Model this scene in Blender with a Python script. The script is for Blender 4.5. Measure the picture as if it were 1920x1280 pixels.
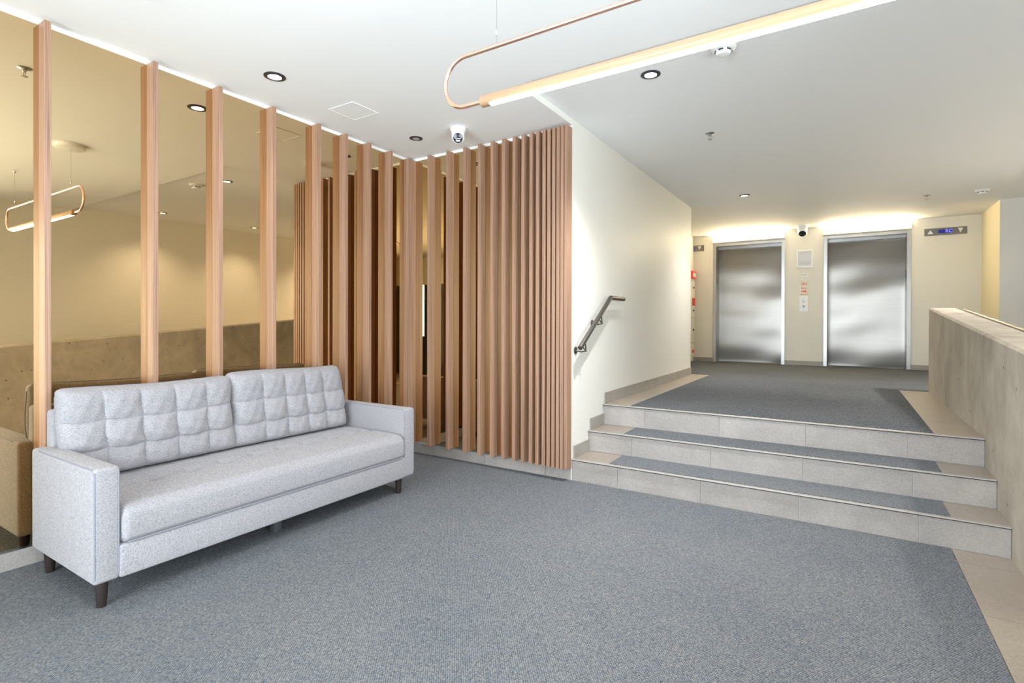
import bpy, bmesh, math, random
from mathutils import Vector, Matrix
random.seed(7)
S = bpy.context.scene
COL = S.collection
for o in list(bpy.data.objects):
    bpy.data.objects.remove(o)

# ------------------------------------------------------------------ camera
def set_camera():
    f, yaw, pit, rol, cy = 986.83, .563319, -.00436, .0024916, 607.1
    s, c = math.sin(yaw), math.cos(yaw)
    R0, F0, U0 = Vector((c, s, 0)), Vector((-s, c, 0)), Vector((0, 0, 1))
    Fw = math.cos(pit) * F0 + math.sin(pit) * U0
    U1 = math.cos(pit) * U0 - math.sin(pit) * F0
    Rt = math.cos(rol) * R0 + math.sin(rol) * U1
    Up = math.cos(rol) * U1 - math.sin(rol) * R0
    cd = bpy.data.cameras.new('camera')
    cd.sensor_width = 36
    cd.lens = 36 * f / 1920
    cd.shift_y = -(640 - cy) / 1920
    cd.clip_start = .05
    co = bpy.data.objects.new('camera', cd)
    m = Matrix(((Rt.x, Up.x, -Fw.x, 0), (Rt.y, Up.y, -Fw.y, 0), (Rt.z, Up.z, -Fw.z, 1.25), (0, 0, 0, 1)))
    co.matrix_world = m
    COL.objects.link(co)
    S.camera = co
set_camera()

# ------------------------------------------------------------------ world, daylight, exposure
W = bpy.data.worlds.new('sky')
S.world = W
W.use_nodes = True
W.node_tree.nodes['Background'].inputs[0].default_value = (.87, .925, 1.0, 1)
W.node_tree.nodes['Background'].inputs[1].default_value = 7.1
S.view_settings.view_transform = 'Standard'
S.view_settings.look = 'None'
S.view_settings.gamma = 1
S.view_settings.use_curve_mapping = False
S.view_settings.exposure = 1.4
S.cycles.max_bounces = 12
S.cycles.diffuse_bounces = 6
S.cycles.glossy_bounces = 6
DOWNLIGHT_W, PENDANT_E, LIFT_E = 185.0, 50.0, 42.0

# ------------------------------------------------------------------ main measures (metres)
XL, YB, XW, XR = -3.512, 3.75, -1.814, .753      # mirror plane, return mirror plane, stair wall, parapet face
ZC, ZU, ZL = 2.795, 2.842, .52                   # lobby ceiling, upper ceiling, landing
YE, YEND, YS = 10.18, 7.547, 2.924               # lift wall, end of stair wall, ceiling step
XRAMP, XRET, YGREY = 2.07, 1.69, 9.1             # ramp wall, return wall, grey end wall
YBACK = -1.9                                     # entrance wall behind the viewpoint
RIS = [3.758, 4.075, 4.392]
ZST = [.17, .34, .52]
ZB, ZM = .102, 2.771                             # mirror bottom and top
FIN_W, FIN_D = .028, .078

# ------------------------------------------------------------------ materials
def new_mat(name):
    m = bpy.data.materials.new(name)
    m.use_nodes = True
    nt = m.node_tree
    b = nt.nodes['Principled BSDF']
    return m, nt, b

def simple(name, col, rough=.5, metal=0.0, spec=.5, emit=None, es=0):
    m, nt, b = new_mat(name)
    b.inputs['Base Color'].default_value = (*col, 1)
    b.inputs['Roughness'].default_value = rough
    b.inputs['Metallic'].default_value = metal
    b.inputs['Specular IOR Level'].default_value = spec
    if emit:
        b.inputs['Emission Color'].default_value = (*emit, 1)
        b.inputs['Emission Strength'].default_value = es
    return m

def pos(nt, scale=(1, 1, 1), rot=(0, 0, 0)):
    g = nt.nodes.new('ShaderNodeNewGeometry')
    mp = nt.nodes.new('ShaderNodeMapping')
    mp.inputs['Scale'].default_value = scale
    mp.inputs['Rotation'].default_value = rot
    nt.links.new(g.outputs['Position'], mp.inputs['Vector'])
    return mp.outputs[0]

def noise(nt, vec, scale=1, detail=3, rough=.5, dist=0):
    n = nt.nodes.new('ShaderNodeTexNoise')
    n.inputs['Scale'].default_value = scale
    n.inputs['Detail'].default_value = detail
    n.inputs['Roughness'].default_value = rough
    n.inputs['Distortion'].default_value = dist
    nt.links.new(vec, n.inputs['Vector'])
    return n.outputs['Fac']

def ramp(nt, fac, stops):
    r = nt.nodes.new('ShaderNodeValToRGB')
    e = r.color_ramp.elements
    while len(e) < len(stops):
        e.new(.5)
    for k, (p, c) in enumerate(stops):
        e[k].position = p
        e[k].color = (*c, 1)
    nt.links.new(fac, r.inputs[0])
    return r.outputs[0]

def mix(nt, fac, a, b, mode='MIX'):
    x = nt.nodes.new('ShaderNodeMix')
    x.data_type = 'RGBA'
    x.blend_type = mode
    for sock, v in ((x.inputs[0], fac), (x.inputs[6], a), (x.inputs[7], b)):
        if isinstance(v, (int, float)):
            sock.default_value = v
        elif isinstance(v, tuple):
            sock.default_value = (*v, 1)
        else:
            nt.links.new(v, sock)
    return x.outputs[2]

def math_n(nt, op, a, b=None):
    x = nt.nodes.new('ShaderNodeMath')
    x.operation = op
    for i, v in enumerate((a, b)):
        if v is None:
            continue
        if isinstance(v, (int, float)):
            x.inputs[i].default_value = v
        else:
            nt.links.new(v, x.inputs[i])
    return x.outputs[0]

def bump(nt, b, h, strength=.3, dist=.002):
    n = nt.nodes.new('ShaderNodeBump')
    n.inputs['Strength'].default_value = strength
    n.inputs['Distance'].default_value = dist
    nt.links.new(h, n.inputs['Height'])
    nt.links.new(n.outputs[0], b.inputs['Normal'])

def mat_paint(name, col, rough=.55, tex=.04):
    m, nt, b = new_mat(name)
    f = noise(nt, pos(nt), 260, 2)
    bump(nt, b, f, tex, .001)
    b.inputs['Base Color'].default_value = (*col, 1)
    b.inputs['Roughness'].default_value = rough
    b.inputs['Specular IOR Level'].default_value = .3
    return m

def mat_carpet():
    m, nt, b = new_mat('carpet')
    v = nt.nodes.new('ShaderNodeTexVoronoi')
    v.inputs['Scale'].default_value = 1
    v.inputs['Randomness'].default_value = .32
    nt.links.new(pos(nt, (150, 105, 1), (0, 0, .72)), v.inputs['Vector'])
    loops = ramp(nt, v.outputs['Distance'], [(.0, (.28, .282, .28)), (.42, (.155, .163, .172)), (.78, (.026, .034, .047))])
    sep = nt.nodes.new('ShaderNodeSeparateColor')
    nt.links.new(v.outputs['Color'], sep.inputs[0])
    tint = ramp(nt, sep.outputs[0], [(0, (.74, .79, .86)), (.5, (.92, .93, .95)), (1, (1.10, 1.05, .99))])
    c = mix(nt, 1.0, loops, tint, 'MULTIPLY')
    gr = noise(nt, pos(nt), 75, 2, .6)
    c = mix(nt, 1.0, c, ramp(nt, gr, [(.3, (.84, .845, .855)), (.7, (1.14, 1.13, 1.12))]), 'MULTIPLY')
    big = noise(nt, pos(nt), 1.3, 3)
    c = mix(nt, 1.0, c, ramp(nt, big, [(.3, (.9, .91, .93)), (.7, (1.06, 1.04, 1.02))]), 'MULTIPLY')
    nt.links.new(c, b.inputs['Base Color'])
    b.inputs['Roughness'].default_value = .95
    b.inputs['Specular IOR Level'].default_value = .1
    inv = math_n(nt, 'SUBTRACT', 1.0, v.outputs['Distance'])
    bump(nt, b, inv, .8, .004)
    return m

def mat_tile(name, c1, c2, rough=.38):
    m, nt, b = new_mat(name)
    a = noise(nt, pos(nt), 3.2, 5, .6, .6)
    f = noise(nt, pos(nt), 90, 3)
    c = ramp(nt, a, [(.3, c1), (.7, c2)])
    c = mix(nt, .12, c, ramp(nt, f, [(.35, (.2, .19, .18)), (.65, (.6, .58, .56))]))
    oi = nt.nodes.new('ShaderNodeObjectInfo')
    c = mix(nt, 1.0, c, ramp(nt, oi.outputs['Random'], [(0, (.95, .95, .95)), (1, (1.04, 1.03, 1.02))]), 'MULTIPLY')
    nt.links.new(c, b.inputs['Base Color'])
    b.inputs['Roughness'].default_value = rough
    bump(nt, b, f, .04, .001)
    return m

def mat_concrete():
    m, nt, b = new_mat('concrete')
    a = noise(nt, pos(nt, (1, 1, .7)), 3.4, 8, .68, .5)
    st = noise(nt, pos(nt, (8, 8, 5)), 1.0, 4, .55)
    c = ramp(nt, a, [(.28, (.22, .19, .15)), (.5, (.335, .295, .24)), (.72, (.43, .38, .315))])
    c = mix(nt, .16, c, ramp(nt, st, [(.35, (.23, .20, .16)), (.65, (.43, .385, .325))]))
    v = nt.nodes.new('ShaderNodeTexVoronoi')
    v.inputs['Scale'].default_value = 9
    nt.links.new(pos(nt, (1, 1, .75)), v.inputs['Vector'])
    pits = ramp(nt, v.outputs['Distance'], [(.0, (.16, .15, .13)), (.045, (.16, .15, .13)), (.075, (1, 1, 1))])
    sep = nt.nodes.new('ShaderNodeSeparateColor')
    nt.links.new(v.outputs['Color'], sep.inputs[0])
    sel = ramp(nt, sep.outputs[0], [(.62, (0, 0, 0)), (.64, (1, 1, 1))])
    pm = mix(nt, sel, (1.0, 1.0, 1.0), pits)
    c = mix(nt, 1.0, c, pm, 'MULTIPLY')
    nt.links.new(c, b.inputs['Base Color'])
    b.inputs['Roughness'].default_value = .8
    fine = noise(nt, pos(nt), 60, 4, .6)
    h = mix(nt, 1.0, fine, pm, 'MULTIPLY')
    bump(nt, b, h, .35, .004)
    return m

def mat_wood(name, light, mid, dark, rough=.45, along='z'):
    m, nt, b = new_mat(name)
    g = noise(nt, pos(nt, (210, 210, 1.1) if along == 'z' else (1.1, 90, 90)), 1.0, 3, .6, .15)
    g2 = noise(nt, pos(nt, (620, 620, 2.5) if along == 'z' else (4, 300, 300)), 1.0, 2, .5)
    c = ramp(nt, g, [(.34, dark), (.48, mid), (.60, light)])
    c = mix(nt, .35, c, ramp(nt, g2, [(.35, dark), (.6, light)]))
    nt.links.new(c, b.inputs['Base Color'])
    b.inputs['Roughness'].default_value = rough
    bump(nt, b, g2, .05, .0008)
    return m

def mat_fabric():
    m, nt, b = new_mat('sofa_fabric')
    h1 = noise(nt, pos(nt, (110, 110, 620)), 1.0, 2, .6)
    h2 = noise(nt, pos(nt, (560, 560, 110)), 1.0, 2, .6)
    w = math_n(nt, 'ADD', math_n(nt, 'MULTIPLY', h1, .5), math_n(nt, 'MULTIPLY', h2, .5))
    c = ramp(nt, w, [(.33, (.15, .143, .16)), (.5, (.29, .277, .29)), (.65, (.41, .392, .40))])
    sp = noise(nt, pos(nt), 420, 2)
    c = mix(nt, 1.0, c, ramp(nt, sp, [(.35, (.94, .94, .95)), (.6, (1.03, 1.025, 1.02))]), 'MULTIPLY')
    nt.links.new(c, b.inputs['Base Color'])
    b.inputs['Roughness'].default_value = .9
    b.inputs['Specular IOR Level'].default_value = .15
    b.inputs['Sheen Weight'].default_value = .15
    bump(nt, b, w, .35, .0015)
    return m

def mat_steel(name, col=(.60, .59, .575), rough=.22, wav=0.0, wav_strength=.5, aniso=0.0):
    m, nt, b = new_mat(name)
    b.inputs['Metallic'].default_value = 1.0
    g = noise(nt, pos(nt, (3, 3, 700)), 1.0, 2)
    c = ramp(nt, g, [(.35, tuple(k * .93 for k in col)), (.65, tuple(min(1, k * 1.05) for k in col))])
    nt.links.new(c, b.inputs['Base Color'])
    b.inputs['Roughness'].default_value = rough
    if aniso:
        b.inputs['Anisotropic'].default_value = aniso
        cb_ = nt.nodes.new('ShaderNodeCombineXYZ')
        cb_.inputs[0].default_value = 1.0
        nt.links.new(cb_.outputs[0], b.inputs['Tangent'])
    if wav:
        n = noise(nt, pos(nt, (.9, .9, 3.2)), 1.0, 1, .4, .3)
        bump(nt, b, n, wav_strength, wav)
    return m

def mat_wallpaper():
    m, nt, b = new_mat('wallpaper')
    w = nt.nodes.new('ShaderNodeTexWave')
    w.wave_type = 'BANDS'
    w.bands_direction = 'Z'
    w.inputs['Scale'].default_value = 14
    w.inputs['Distortion'].default_value = 2.2
    w.inputs['Detail'].default_value = 1
    w.inputs['Detail Scale'].default_value = 2.5
    nt.links.new(pos(nt), w.inputs['Vector'])
    c = ramp(nt, w.outputs['Fac'], [(.1, (.66, .635, .575)), (.6, (.70, .675, .615))])
    nt.links.new(c, b.inputs['Base Color'])
    b.inputs['Roughness'].default_value = .6
    bump(nt, b, w.outputs['Fac'], .2, .003)
    return m

def mat_glass():
    m = bpy.data.materials.new('window_glass')
    m.use_nodes = True
    nt = m.node_tree
    nt.nodes.clear()
    out = nt.nodes.new('ShaderNodeOutputMaterial')
    t = nt.nodes.new('ShaderNodeBsdfTransparent')
    t.inputs[0].default_value = (.93, .96, .95, 1)
    g = nt.nodes.new('ShaderNodeBsdfGlossy')
    g.inputs['Roughness'].default_value = .02
    fr = nt.nodes.new('ShaderNodeFresnel')
    fr.inputs[0].default_value = 1.4
    mx = nt.nodes.new('ShaderNodeMixShader')
    nt.links.new(fr.outputs[0], mx.inputs[0])
    nt.links.new(t.outputs[0], mx.inputs[1])
    nt.links.new(g.outputs[0], mx.inputs[2])
    nt.links.new(mx.outputs[0], out.inputs[0])
    return m

def mat_emit(name, col, strength):
    m = bpy.data.materials.new(name)
    m.use_nodes = True
    nt = m.node_tree
    nt.nodes.clear()
    out = nt.nodes.new('ShaderNodeOutputMaterial')
    e = nt.nodes.new('ShaderNodeEmission')
    e.inputs[0].default_value = (*col, 1)
    e.inputs[1].default_value = strength
    nt.links.new(e.outputs[0], out.inputs[0])
    return m

M = dict(
    ceiling=mat_paint('ceiling_paint', (.87, .87, .87), .7),
    cream=mat_paint('cream_paint', (.78, .765, .715), .5),
    liftwall=mat_paint('lift_wall_paint', (.79, .76, .685), .5),
    yellow=mat_paint('yellow_lift_glow', (.80, .70, .47), .55),  # warm light of the lift lamps put into the wall colour
    grey=mat_paint('grey_paint', (.70, .685, .66), .55),
    whitetrim=simple('white_trim', (.88, .88, .86), .4),
    carpet=mat_carpet(),
    tile=mat_tile('grey_tile', (.262, .234, .218), (.35, .316, .296)),
    treadtile=mat_tile('beige_tile', (.235, .19, .147), (.29, .238, .187), .33),
    skirt=mat_tile('skirting_tile', (.29, .265, .235), (.37, .345, .31), .4),
    grout=simple('grout', (.66, .63, .57), .9),
    concrete=mat_concrete(),
    wood=mat_wood('slat_laminate', (.42, .245, .162), (.32, .18, .115), (.16, .08, .048)),
    oak=mat_wood('pale_oak', (.50, .32, .20), (.45, .28, .17), (.39, .235, .135), .4, 'x'),
    mirror=simple('bronze_mirror', (.67, .50, .29), .005, 1.0),
    steel=mat_steel('brushed_steel', (.45, .44, .43), .34),
    liftsteel=mat_steel('lift_door_steel', (.29, .272, .256), .29, aniso=.95),
    chrome=simple('chrome_channel', (.85, .86, .87), .15, 1.0),
    darksteel=mat_steel('handrail_steel', (.19, .18, .165), .42),
    nosing=simple('nosing_strip', (.38, .35, .32), .4, .3),
    copper=simple('copper_tube', (.93, .60, .48), .28, 1.0),
    fabric=mat_fabric(),
    piping=simple('piping_fabric', (.21, .21, .24), .9),
    legwood=simple('dark_leg_wood', (.022, .014, .013), .5),
    legmetal=simple('grey_metal_leg', (.10, .105, .11), .45, .5),
    black=simple('black_trim', (.03, .03, .035), .35),
    lens=simple('dark_lens', (.015, .018, .03), .12),
    plastic=simple('white_plastic', (.86, .86, .85), .35),
    paper=simple('paper_sheet', (.66, .67, .73), .5),
    ink=simple('grey_ink', (.40, .41, .46), .7),
    red=simple('red_plastic', (.75, .035, .025), .4),
    redink=simple('red_ink', (.80, .09, .07), .6),
    charcoal=simple('charcoal_metal', (.03, .03, .032), .35),
    glass=mat_glass(),
    wallpaper=mat_wallpaper(),
    dl_on=mat_emit('lamp_lens_lit', (.93, .96, 1.0), 14),
    dl_off=simple('lamp_lens_dull', (.55, .53, .50), .3),
    dl_warm=mat_emit('lamp_lens_warm', (1.0, .86, .62), 5),
    led=mat_emit('led_strip', (1.0, .97, .93), PENDANT_E),
    lift_tube=mat_emit('lift_light_tube', (1.0, .83, .53), LIFT_E),
    blue=simple('blue_display', (.0, .0, .05), .3, emit=(.01, .01, .45), es=.18),
    bluetext=mat_emit('blue_digits', (.20, .20, 1.0), 1.0),
    arrow=simple('arrow_lens', (.80, .80, .82), .3),
)

# ------------------------------------------------------------------ mesh helpers
def wloc(o):
    v = Vector((0, 0, 0))
    while o is not None:
        v += o.location
        o = o.parent
    return v

class MB:
    """collects faces in world coordinates and links them as one mesh object"""
    def __init__(s):
        s.v, s.f = [], []
    def add(s, vs, fs):
        n = len(s.v)
        s.v += [tuple(p) for p in vs]
        s.f += [tuple(i + n for i in q) for q in fs]
        return s
    def box(s, x0, x1, y0, y1, z0, z1, bev=0, seg=2):
        if bev:
            bm = bmesh.new()
            bmesh.ops.create_cube(bm, size=1)
            for q in bm.verts:
                q.co = Vector(((x0 + x1) / 2 + q.co.x * (x1 - x0), (y0 + y1) / 2 + q.co.y * (y1 - y0), (z0 + z1) / 2 + q.co.z * (z1 - z0)))
            bmesh.ops.bevel(bm, geom=list(bm.edges), offset=bev, segments=seg, profile=.5, affect='EDGES')
            bm.verts.index_update()
            s.add([q.co for q in bm.verts], [[q.index for q in fc.verts] for fc in bm.faces])
            bm.free()
            return s
        vs = [(x, y, z) for z in (z0, z1) for y in (y0, y1) for x in (x0, x1)]
        return s.add(vs, [(0, 2, 3, 1), (4, 5, 7, 6), (0, 1, 5, 4), (2, 6, 7, 3), (0, 4, 6, 2), (1, 3, 7, 5)])
    def prism(s, pts, axis, a0, a1):
        """polygon in the plane across `axis`, extruded a0..a1; pts are the two other coords in xyz order"""
        def P(p, a):
            return {'x': (a, p[0], p[1]), 'y': (p[0], a, p[1]), 'z': (p[0], p[1], a)}[axis]
        n = len(pts)
        vs = [P(p, a0) for p in pts] + [P(p, a1) for p in pts]
        fs = [tuple(range(n))[::-1], tuple(range(n, 2 * n))] + [(i, (i + 1) % n, n + (i + 1) % n, n + i) for i in range(n)]
        return s.add(vs, fs)
    def lathe(s, prof, c, axis=(0, 0, 1), seg=24, caps=True):
        """prof: list of (radius, height along axis) from centre c"""
        ax = Vector(axis).normalized()
        t = Vector((1, 0, 0)) if abs(ax.x) < .9 else Vector((0, 1, 0))
        u = ax.cross(t).normalized()
        w = ax.cross(u)
        c = Vector(c)
        vs = []
        for r, h in prof:
            for k in range(seg):
                a = 2 * math.pi * k / seg
                vs.append(c + ax * h + (u * math.cos(a) + w * math.sin(a)) * r)
        fs = []
        for i in range(len(prof) - 1):
            for k in range(seg):
                k2 = (k + 1) % seg
                fs.append((i * seg + k, i * seg + k2, (i + 1) * seg + k2, (i + 1) * seg + k))
        if caps:
            fs.append(tuple(range(seg))[::-1])
            fs.append(tuple(range((len(prof) - 1) * seg, len(prof) * seg)))
        return s.add(vs, fs)
    def tube(s, pts, r, seg=10, closed=False):
        pts = [Vector(p) for p in pts]
        n = len(pts)
        T = []
        for i in range(n):
            a = pts[(i - 1) % n] if (closed or i > 0) else pts[i]
            b = pts[(i + 1) % n] if (closed or i < n - 1) else pts[i]
            T.append((b - a).normalized())
        t0 = T[0]
        ref = Vector((0, 0, 1)) if abs(t0.z) < .9 else Vector((1, 0, 0))
        u = t0.cross(ref).normalized()
        vs = []
        for i in range(n):
            u = (u - T[i] * u.dot(T[i])).normalized()
            w = T[i].cross(u)
            for k in range(seg):
                a = 2 * math.pi * k / seg
                vs.append(pts[i] + (u * math.cos(a) + w * math.sin(a)) * r)
        fs = []
        m = n if closed else n - 1
        for i in range(m):
            j = (i + 1) % n
            for k in range(seg):
                k2 = (k + 1) % seg
                fs.append((i * seg + k, i * seg + k2, j * seg + k2, j * seg + k))
        if not closed:
            fs.append(tuple(range(seg))[::-1])
            fs.append(tuple(range((n - 1) * seg, n * seg)))
        return s.add(vs, fs)
    def mesh(s, name, mat, off=(0, 0, 0), smooth=False):
        me = bpy.data.meshes.new(name)
        o = Vector(off)
        me.from_pydata([tuple(Vector(p) - o) for p in s.v], [], s.f)
        me.materials.append(M[mat])
        bm = bmesh.new()
        bm.from_mesh(me)
        bmesh.ops.recalc_face_normals(bm, faces=bm.faces)
        bm.to_mesh(me)
        bm.free()
        if smooth:
            for p in me.polygons:
                p.use_smooth = True
            me.set_sharp_from_angle(angle=math.radians(42))
        me.update()
        return me
    def build(s, name, mat, parent=None, smooth=False, at=None):
        """at: world point used as origin of a top-level mesh"""
        base = wloc(parent) if parent else Vector(at if at else (0, 0, 0))
        o = bpy.data.objects.new(name, s.mesh(name, mat, base, smooth))
        COL.objects.link(o)
        if parent:
            o.parent = parent
        else:
            o.location = base
        return o

def piece(name, me, parent, world):
    """a repeat that shares mesh data, centred on `world`"""
    o = bpy.data.objects.new(name, me)
    COL.objects.link(o)
    o.parent = parent
    o.location = Vector(world) - wloc(parent)
    return o

def tag(o, label, cat=None, group=None, kind=None):
    o['label'] = label
    if cat:
        o['category'] = cat
    if group:
        o['group'] = group
    if kind:
        o['kind'] = kind
    return o

def thing(name, loc, label, cat, group=None, kind=None):
    o = bpy.data.objects.new(name, None)
    o.empty_display_size = .1
    COL.objects.link(o)
    o.location = loc
    return tag(o, label, cat, group, kind)

def struct(name, mb, mat, label, cat=None, smooth=False):
    o = mb.build(name, mat, smooth=smooth)
    return tag(o, label, cat, kind='structure')

def text_mesh(name, body, size, mat, parent, loc, rot):
    cu = bpy.data.curves.new(name, 'FONT')
    cu.body = body
    cu.size = size
    cu.extrude = .0008
    cu.align_x, cu.align_y = 'CENTER', 'CENTER'
    t = bpy.data.objects.new(name + '_tmp', cu)
    COL.objects.link(t)
    dg = bpy.context.evaluated_depsgraph_get()
    me = bpy.data.meshes.new_from_object(t.evaluated_get(dg))
    bpy.data.objects.remove(t)
    me.materials.clear()
    me.materials.append(M[mat])
    o = bpy.data.objects.new(name, me)
    COL.objects.link(o)
    o.parent = parent
    o.location = Vector(loc) - wloc(parent)
    o.rotation_euler = rot
    return o

# ------------------------------------------------------------------ the setting: floors
fl = struct('floor', MB().box(XL - .2, XRAMP + .2, YBACK - .3, RIS[0] + .1, -.12, -.004), 'grout', 'lower lobby floor with blue-grey loop carpet and tile border', 'floor')
tag(MB().box(XL, .503, YBACK, RIS[0] - .008, -.004, .004).build('carpet', 'carpet', fl), 'blue-grey looped carpet')
ty = [RIS[0] - .009, 3.567, 2.967, 2.367, 1.767, 1.167, .567, -.033, -.633, -1.233, YBACK]
for y1, y0 in zip(ty[:-1], ty[1:]):
    MB().box(.506, XR, y0 + .002, y1, -.004, .003).build('floor_tile', 'treadtile', fl)
# flat floor foot of the ramp and the ramp itself
MB().box(XR, XRAMP + .2, YBACK, .8, -.004, .002).build('carpet', 'carpet', fl)
struct('floor_ramp', MB().prism([(.8, -.1), (7.05, -.1), (7.05, ZL), (.8, .002)], 'x', .98, XRAMP), 'carpet', 'carpeted ramp rising behind the concrete parapet', 'ramp')

# the stairs: a thing with three steps, each with its own tiles, carpet inlay and nosing
stairs = thing('staircase', (XW, RIS[0], 0), 'three wide grey tiled steps with carpet inlays between cream wall and concrete parapet', 'stairs')
JX = [XW, -1.434, -.833, -.234, .365, XR]
zprev = 0
for k in range(3):
    yb = RIS[k + 1] if k < 2 else RIS[2] + .35
    core = MB().box(XW, XR, RIS[k] + .008, yb + .05, zprev - .03, ZST[k] - .010).build('step', 'grout', stairs)
    for a, b_ in zip(JX[:-1], JX[1:]):
        MB().box(a + .002, b_ - .002, RIS[k], RIS[k] + .010, zprev + .001, ZST[k] - .012, .0015, 1).build('riser_tile', 'tile', core)
    for a, b_ in ((XW + .001, -1.512), (.506, XR - .001)):
        if k < 2:
            MB().box(a, b_, RIS[k] + .022, yb - .002, ZST[k] - .012, ZST[k]).build('tread_tile', 'treadtile', core)
    if k < 2:
        MB().box(-1.510, .504, RIS[k] + .024, yb - .001, ZST[k] - .012, ZST[k] + .004).build('carpet_inlay', 'carpet', core)
    n = MB()
    n.box(XW + .001, XR - .001, RIS[k] - .012, RIS[k] + .021, ZST[k] - .0075, ZST[k] + .001, .003, 2)
    n.build('nosing', 'nosing', core)
    MB().box(XW + .001, XR - .001, RIS[k] - .004, RIS[k] + .006, ZST[k] - .0125, ZST[k] - .0072).build('nosing_shade', 'black', core)  # black strip standing in for the shade under the nosing
    zprev = ZST[k]

lf = struct('floor_upper', MB().box(XL, XRAMP, RIS[2] + .4, YE + .6, ZL - .15, ZL - .008), 'grout', 'upper landing floor in front of the lifts', 'floor')
MB().box(-1.565, .500, RIS[2] + .024, 7.60, ZL - .012, ZL + .004).build('carpet', 'carpet', lf)
MB().box(-2.40, -1.566, 7.607, YE + .10, ZL - .012, ZL + .004).build('carpet', 'carpet', lf)
MB().box(-1.566, .500, 7.601, YE + .10, ZL - .012, ZL + .004).build('carpet', 'carpet', lf)
MB().box(.501, XRAMP, 7.055, YE + .10, ZL - .012, ZL + .004).build('carpet', 'carpet', lf)
y = RIS[2] + .022
for y0, y1 in ((y, 5.0), (5.0, 5.595), (5.595, 6.2), (6.2, 6.8), (6.8, 7.40), (7.40, 7.60)):
    MB().box(XW, -1.568, y0 + .001, y1 - .001, ZL - .012, ZL).build('floor_tile', 'treadtile', lf)
for y0, y1 in ((y, 5.0), (5.0, 5.6), (5.6, 6.2), (6.2, 6.8), (6.8, 7.05)):
    MB().box(.503, XR, y0 + .001, y1 - .001, ZL - .012, ZL).build('floor_tile', 'treadtile', lf)

# ------------------------------------------------------------------ walls
struct('wall_left', MB().box(XL - .2, XL - .012, YBACK - .1, YB + .1, -.1, ZC + .1), 'whitetrim', 'left wall behind the bronze mirrors', 'wall')
struct('wall_return', MB().box(XL - .2, XW - .03, YB + .012, YB + .15, -.1, ZC + .1), 'whitetrim', 'wall behind the return mirror beside the stairs', 'wall')
ws = struct('wall_stair', MB().box(XL - .2, XW, YB + .012, YEND, -.1, 3.0), 'cream', 'cream painted wall beside the stairs', 'wall')
MB().box(XW - .026, XW, RIS[0] + .0, YB + .013, -.1, ZC).build('corner_edge', 'cream', ws)
we = struct('wall_elevator', MB(), 'liftwall', 'cream wall holding the two lift doors', 'wall') if False else None
D1, D2 = (-2.048, -.870), (-.297, .868)
mb = MB()
for a, b_ in ((-2.6, D1[0] + .01), (D1[1] - .01, D2[0] + .01), (D2[1] - .01, 1.9)):
    mb.box(a, b_, YE, YE + .6, ZL - .2, 3.0)
for a, b_ in (D1, D2):
    mb.box(a, b_, YE, YE + .6, 2.67, 3.0)
struct('wall_elevator', mb, 'liftwall', 'cream wall holding the two lift doors', 'wall')
struct('wall_corridor', MB().box(-2.6, -2.397, YEND, YE + .05, ZL - .2, 3.0), 'liftwall', 'narrow cream wall beside the left lift', 'wall')
struct('wall_corridor_back', MB().box(-2.6, XW - .001, YEND - .05, YEND - .002, ZL - .2, 3.0), 'cream', 'back face of the stair wall', 'wall')
struct('wall_lift_glow', MB().box(XRET, XRET + .6, YGREY + .02, YE + .05, ZL - .2, 3.0), 'yellow', 'wall right of the right lift, warm lift light painted in as pale yellow', 'wall')
struct('wall_grey', MB().box(XRET, XRAMP + .3, YGREY, YGREY + .02, ZL - .2, 3.0), 'grey', 'light grey wall at the far right above the parapet', 'wall')
WY0, WY1 = -1.2, 1.85
struct('wall_right', MB().box(XRAMP, XRAMP + .2, WY1, YGREY, -.1, 3.0).box(XRAMP, XRAMP + .2, YBACK - .1, WY0, -.1, 3.0).box(XRAMP, XRAMP + .2, WY0, WY1, 2.62, 3.0), 'wallpaper', 'cream textured wallpaper wall beyond the ramp', 'wall')
# concrete parapet, top sloping with the ramp
def ptop(y): return 1.405 - (7.05 - y) * .0850
pw = MB()
ch = .016
prof = [(XR, 0), (XR, -ch), (XR + ch, 0), (.976 - ch, 0), (.976, -ch), (.976, 0)]
ys = [.55, 2.0, 3.2, 4.4, 5.6, 7.034, 7.05]
rings = []
for yy in ys:
    t = ptop(yy)
    e = ch if yy == ys[-1] else 0
    rings.append([(XR + e * .0, yy, -.1), (XR + e * .6, yy, t - ch - e * .5), (XR + ch + e * .4, yy, t - e), (.976 - ch, yy, t - e), (.976, yy, t - ch - e * .5), (.976, yy, -.1)])
vs = [p for r in rings for p in r]
fs = []
for i in range(len(rings) - 1):
    for k in range(6):
        fs.append((i * 6 + k, i * 6 + (k + 1) % 6, (i + 1) * 6 + (k + 1) % 6, (i + 1) * 6 + k))
fs += [tuple(range(6)), tuple(range(len(vs) - 6, len(vs)))]
pw.add(vs, fs)
struct('wall_parapet', pw, 'concrete', 'raw concrete half-height wall along the stairs with a sloping top', 'half wall')

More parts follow.
